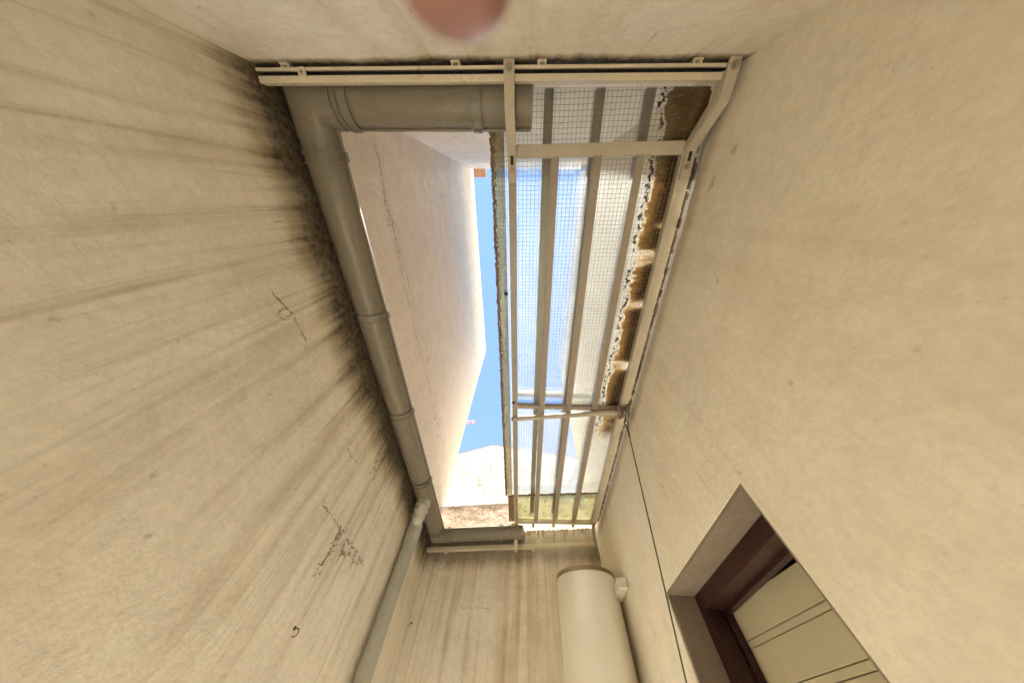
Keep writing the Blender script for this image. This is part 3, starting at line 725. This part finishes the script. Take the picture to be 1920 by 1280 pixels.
for px in (1000, 1038, 1075, 962):
    c = onz((px, 985), FZ + .01); MB().obox(c + Vector((0,.01,.012)), (.014,0,0), (0,.035,0), (0,0,.010)).build('sealant_strip', M['amber'], pn, bevel=.003)
# bent hangers that carry the panel on the rails
def hanger(path, w, h, bolts, name='hanger'):
    o = MB().sweep(path, [(-w/2,-h/2),(w/2,-h/2),(w/2,h/2),(-w/2,h/2)], side=(1,0,0)).build(name, M['frame'], pn, bevel=.002)
    for p in bolts:
        p = Vector(p)
        MB().tube([p, p + Vector((0,0,-.004))], .012, 20).build('washer', M['steel'], o, True)
        MB().tube([p + Vector((0,0,-.004)), p + Vector((0,0,-.010))], .0065, 6).build('bolt', M['bolt'], o)
    return o
for xh, h in ((lines[0](0) + .0, .012), (XR - .026 - .018, .012)):
    ya = yo(xh) + .040; hw = .037
    yb = onz((961, 205), 1.24).y; yc = onz((961, 292), FZ - .006).y
    path = [(xh, ya, RZ - .010), (xh, yb, RZ - .008), (xh, yc, FZ - .008), (xh, yc + .10, FZ - .008)]
    hg = hanger(path, hw, h, [(xh, ya + .022, RZ - .016), (xh, yc + .052, FZ - .014)])
    MB().obox((xh, yc + .015, FZ - .0146), (.006,0,0), (0,.020,0), (0,0,.0008)).build('slot_hole', M['dark'], hg)
    if xh > .3:                                            # the upright leg of the angle iron on the wall side hanger
        MB().sweep([(xh - .0205, ya + .03, RZ + .012), (xh - .0205, yb, RZ + .016), (xh - .0205, yc, FZ + .014), (xh - .0205, yc + .02, FZ + .014)],
                   [(-.002,-.016),(.002,-.016),(.002,.016),(-.002,.016)], side=(1,0,0)).build('hanger_flange', M['frame'], hg)
for xh in (lines[0](2.7), XR - .045):
    yb = far_y(xh) + .005; ye = yf(xh) - .030
    path = [(xh, yb - .04, FZ - .006), (xh, yb + .02, FZ - .008), (xh, (yb+ye)/2 + .05, RZ - .010), (xh, ye, RZ - .012)]
    hanger(path, .034, .012, [(xh, yb - .01, FZ - .013), (xh, ye - .012, RZ - .018)])
for (px, py) in ((949, 551), (963, 754)):
    c = onz((px, py), FZ - .001); MB().tube([c, c + Vector((0,0,.01 if px > 955 else .06))] if px < 955 else [c + Vector((0,0,-.006)), c], .011, 16).build('rubber_plug', M['dark'], pn, True)
# push pole slung under the bars and its wall-side bracket
q0, q1 = onz((962, 785), FZ - .022), onz((1158, 772), FZ - .022)
MB().tube([q0, q1], .0165, 8).build('cross_pole', M['frame'], pn)
MB().tube([q0 + Vector((-.012,0,0)), q0 + Vector((.001,0,0))], .013, 8).build('pole_end', M['dark'], pn)
bc = onz((1160, 770), FZ - .02)
for dx in (-.005, .052):
    c = Vector((bc.x + dx, bc.y, FZ - .03))
    vs = [(0,-.045,.035),(0,.035,.035),(0,.048,.0),(0,.030,-.045),(0,-.020,-.045),(0,-.048,-.01)]
    P0 = [c + Vector(v) for v in vs]; P1 = [p + Vector((.004,0,0)) for p in P0]; n = 6
    MB().add(P0 + P1, [tuple(range(n)), tuple(range(2*n-1, n-1, -1))] + [(i, (i+1) % n, (i+1) % n + n, i + n) for i in range(n)]).build('pulley_plate', M['steel'], pn, bevel=.001)
wc = Vector((bc.x + .0255, bc.y, FZ - .045))
MB().tube([wc + Vector((-.017,0,0)), wc + Vector((-.004,0,0))], .032, 28).build('pulley_wheel', M['steel'], pn, True)
MB().tube([wc + Vector((.002,0,0)), wc + Vector((.017,0,0))], .032, 28).build('pulley_wheel', M['steel'], pn, True)
MB().tube([wc + Vector((-.030,0,0)), wc + Vector((.034,0,0))], .006, 10).build('axle', M['bolt'], pn, True)

# ---------------------------------------------------------------- pull cable hooked to the panel
k0 = wc + Vector((.0, .005, -.030)); k1 = onx((1278, 1240), XR - .045)
kd = (k1 - k0).normalized()
pc = thing('pull_cable', k0 + kd*2.0, 'thin dark steel pull cable hanging from a hook beside the doorway', 'cable')
hk = MB()
ring = [k0 + kd*.035 + (kd*math.cos(a) + Vector((0,1,0)).cross(kd).normalized()*math.sin(a)*.6)*.020 for a in [math.pi*2*i/18 for i in range(17)]]
hk.tube(ring, .0042, 8).build('hook', M['cord'], pc, True)
MB().tube([k0, k0 + kd*.018], .0042, 8).build('hook_eye', M['cord'], pc, True)
MB().tube([k0 + kd*.05, k0 + kd*.13], [.0075, .005], 10).build('ferrule', M['cord'], pc, True)
MB().tube([k0 + kd*.12, k0 + kd*1.0, k0 + kd*2.0], .0038, 8).build('cable', M['cord'], pc, True)
MB().obox(k0 + kd*2.0 + Vector((.022,0,0)), (.022,0,0), (0,.012,0), (0,0,.03)).build('cleat', M['bolt'], pc, bevel=.002)

# ---------------------------------------------------------------- water heater
hy = 2.56; hc = Vector((.4835, hy, 0)); hrad = .216; htop = .895
wh = thing('water_heater', (hc.x, hc.y, -.45), 'tall off-white cylindrical water heater with brown rim hung on the streaked end wall', 'water heater')
MB().lathe(hc, [(0,-.44),(.12,-.44),(.19,-.43),(hrad-.005,-.40),(hrad,-.37),(hrad, htop - .030),(0, htop - .030)], 72).build('tank', M['heater'], wh, True)
MB().lathe(hc, [(0, htop-.0295),(hrad - .001, htop-.0295),(hrad + .003, htop - .026),(hrad + .003, htop - .004),(hrad - .004, htop),(0, htop + .012)], 72).build('rim_lid', M['heater_lid'], wh, True)
for zz in (.55, -.15):
    MB().box((hc.x - .03, hy + hrad - .012, zz - .03), (hc.x + .03, yf(hc.x) + .002, zz + .03)).build('wall_bracket', M['bolt'], wh)
for dx in (-.07, .07):
    MB().tube([(hc.x+dx, hy, -.445), (hc.x+dx, hy, -.62), (hc.x+dx, hy+.1, -.66), (hc.x+dx, yf(hc.x+dx)+.002, -.66)], .012, 12).build('water_pipe', M['bolt'], wh, True)
MB().box((.648, 2.285, .752), (XR - .002, 2.52, .812)).build('side_bracket', M['white'], wh, bevel=.012)

# ---------------------------------------------------------------- door in the right-hand wall
dr = thing('door', (XR + .15, 1.2, -CAM_H), 'cream boarded door standing ajar in a dark red wooden frame', 'door')
fx0, fx1, fw = XR + .125, XR + .20, .062
MB().box((fx0, DY1 - fw, -CAM_H), (fx1, DY1 - .001, DZ - .001)).build('frame_jamb', M['wood'], dr, bevel=.003)
MB().box((fx0, DY0 + .001, -CAM_H), (fx1, DY0 + fw, DZ - .001)).build('frame_jamb', M['wood'], dr, bevel=.003)
MB().box((fx0, DY0 + fw + .001, DZ - fw), (fx1, DY1 - fw - .001, DZ - .001)).build('frame_head', M['wood'], dr, bevel=.003)
MB().box((fx1, DY1 - fw - .014, -CAM_H), (fx1 + .03, DY1 - .002, DZ - .002)).build('door_stop', M['wood'], dr)
MB().box((fx1, DY0 + .002, -CAM_H), (fx1 + .03, DY0 + fw + .014, DZ - .002)).build('door_stop', M['wood'], dr)
MB().box((fx1, DY0 + fw + .015, DZ - fw - .014), (fx1 + .03, DY1 - fw - .015, DZ - .002)).build('door_stop', M['wood'], dr)
hinge = Vector((fx1 + .034, DY1 - fw + .02, 0)); an8 = R(8.2)
dd = Vector((math.sin(an8), -math.cos(an8), 0)); dn = Vector((-math.cos(an8), -math.sin(an8), 0))
dw = DY1 - DY0 - 2*fw + .03; zt = DZ - fw + .01; zz = zt; i = 0
MB().obox(hinge + dd*dw/2 - dn*.026 + Vector((0,0,(zt - CAM_H)/2)), dd*dw/2, dn*.010, (0,0,(zt + CAM_H)/2 - .004)).build('door_core', M['door'], dr)
while zz > -CAM_H + .05:
    h = (.105, .022)[i % 2]; z1 = max(-CAM_H + .01, zz - h)
    MB().obox(hinge + dd*dw/2 - dn*(.006 if i % 2 == 0 else .008) + Vector((0,0,(zz+z1)/2)), dd*dw/2, dn*.0098, (0,0,(zz-z1)/2 - .0012)).build('plank', M['door'], dr, bevel=.0015)
    zz = z1; i += 1
hb = hinge + dd*(dw - .07) + Vector((0,0,-.55))
MB().tube([hb, hb + dn*.05, hb + dn*.055 - dd*.1], .009, 10).build('handle', M['bolt'], dr, True)

# ---------------------------------------------------------------- hooks and nails
def hook(fn, nrm, p, label, cat='hook', s=1.0):
    c = fn(p, 0); up = Vector((0,0,1)); nrm = Vector(nrm); side = nrm.cross(up)
    h = thing('wall_hook', c, label, cat)
    arc = [c - nrm*.01, c + nrm*.02*s] + [c + nrm*(.02 + .018*math.sin(a))*s + up*(-.018 + .018*math.cos(a))*s for a in [math.pi*k/8 for k in range(1, 10)]]
    MB().tube(arc, .0035*s, 8).build('hook', M['rust'], h, True)
    MB().tube([c, c + nrm*.003], .010*s, 14).build('plug', M['dark'], h, True)
hook(L_, (1,0,0), (552, 1177), 'rusty bent hook stuck in the stained wall under the long gutter', s=.7)
hook(W_, FN, (772, 1167), 'small rusty nail hook in the streaked end wall by the downpipe', s=.7)

# ---------------------------------------------------------------- the photographer's hand, one fingertip reaching past the lens
def skin_mat():
    t = NT('warm_pink_skin'); n1 = t.noise(120, 4, .6); n2 = t.noise(30, 3, .5)
    c = t.mix(t.ramp(n2, .3, .7), (.24,.115,.09), (.29,.15,.12))
    return t.done(t.principled(c, .5, normal=t.bump(n1, .2, .001), **{'Subsurface Weight': .25, 'Subsurface Radius': (.008,.003,.002), 'Subsurface Scale': .5}))
hv = [((.070,-.280,-.180), .034), ((.045,-.205,-.115), .026), ((.025,-.160,-.078), .024), ((.012,-.128,-.055), .024)]
he = [(0,1),(1,2),(2,3)]
def chain(root, pts):
    p = root
    for q, r in pts: hv.append((q, r)); he.append((p, len(hv)-1)); p = len(hv)-1
chain(3, [((-.010,-.100,-.030), .011), ((-.011,-.097,.004), .0088), ((-.011,-.088,.030), .0084), ((-.0098,-.066,.044), .0112), ((-.0098,-.0568,.0475), .0108)])
chain(3, [((.012,-.102,-.036), .011), ((.014,-.086,-.018), .0090), ((.014,-.064,-.021), .0084), ((.014,-.048,-.030), .0072)])
chain(3, [((.031,-.106,-.046), .0105), ((.034,-.090,-.028), .0086), ((.034,-.070,-.030), .0080), ((.033,-.055,-.038), .0070)])
chain(3, [((.047,-.116,-.058), .0095), ((.051,-.103,-.044), .0076), ((.051,-.086,-.044), .0070), ((.050,-.074,-.050), .0060)])
chain(2, [((-.012,-.138,-.062), .014), ((-.036,-.114,-.050), .0105), ((-.044,-.092,-.042), .0092), ((-.046,-.078,-.038), .0078)])
hb_ = CAM @ Vector(hv[1][0]) + Vector((0,0,CAM_H))
me = bpy.data.meshes.new('person')
me.from_pydata([tuple(CAM @ Vector(p) + Vector((0,0,CAM_H)) - hb_) for p, r in hv], he, [])
po = bpy.data.objects.new('person', me); COL.objects.link(po); po.location = hb_
me.materials.append(skin_mat())
sk = po.modifiers.new('skin', 'SKIN'); sk.use_smooth_shade = True
for i_, (p, r) in enumerate(hv):
    me.skin_vertices[0].data[i_].radius = (r, r)
me.skin_vertices[0].data[0].use_root = True
sb = po.modifiers.new('sub', 'SUBSURF'); sb.levels = 2; sb.render_levels = 2
tag(po, 'bare hand with one blurred pink fingertip hanging over the lens', 'hand')
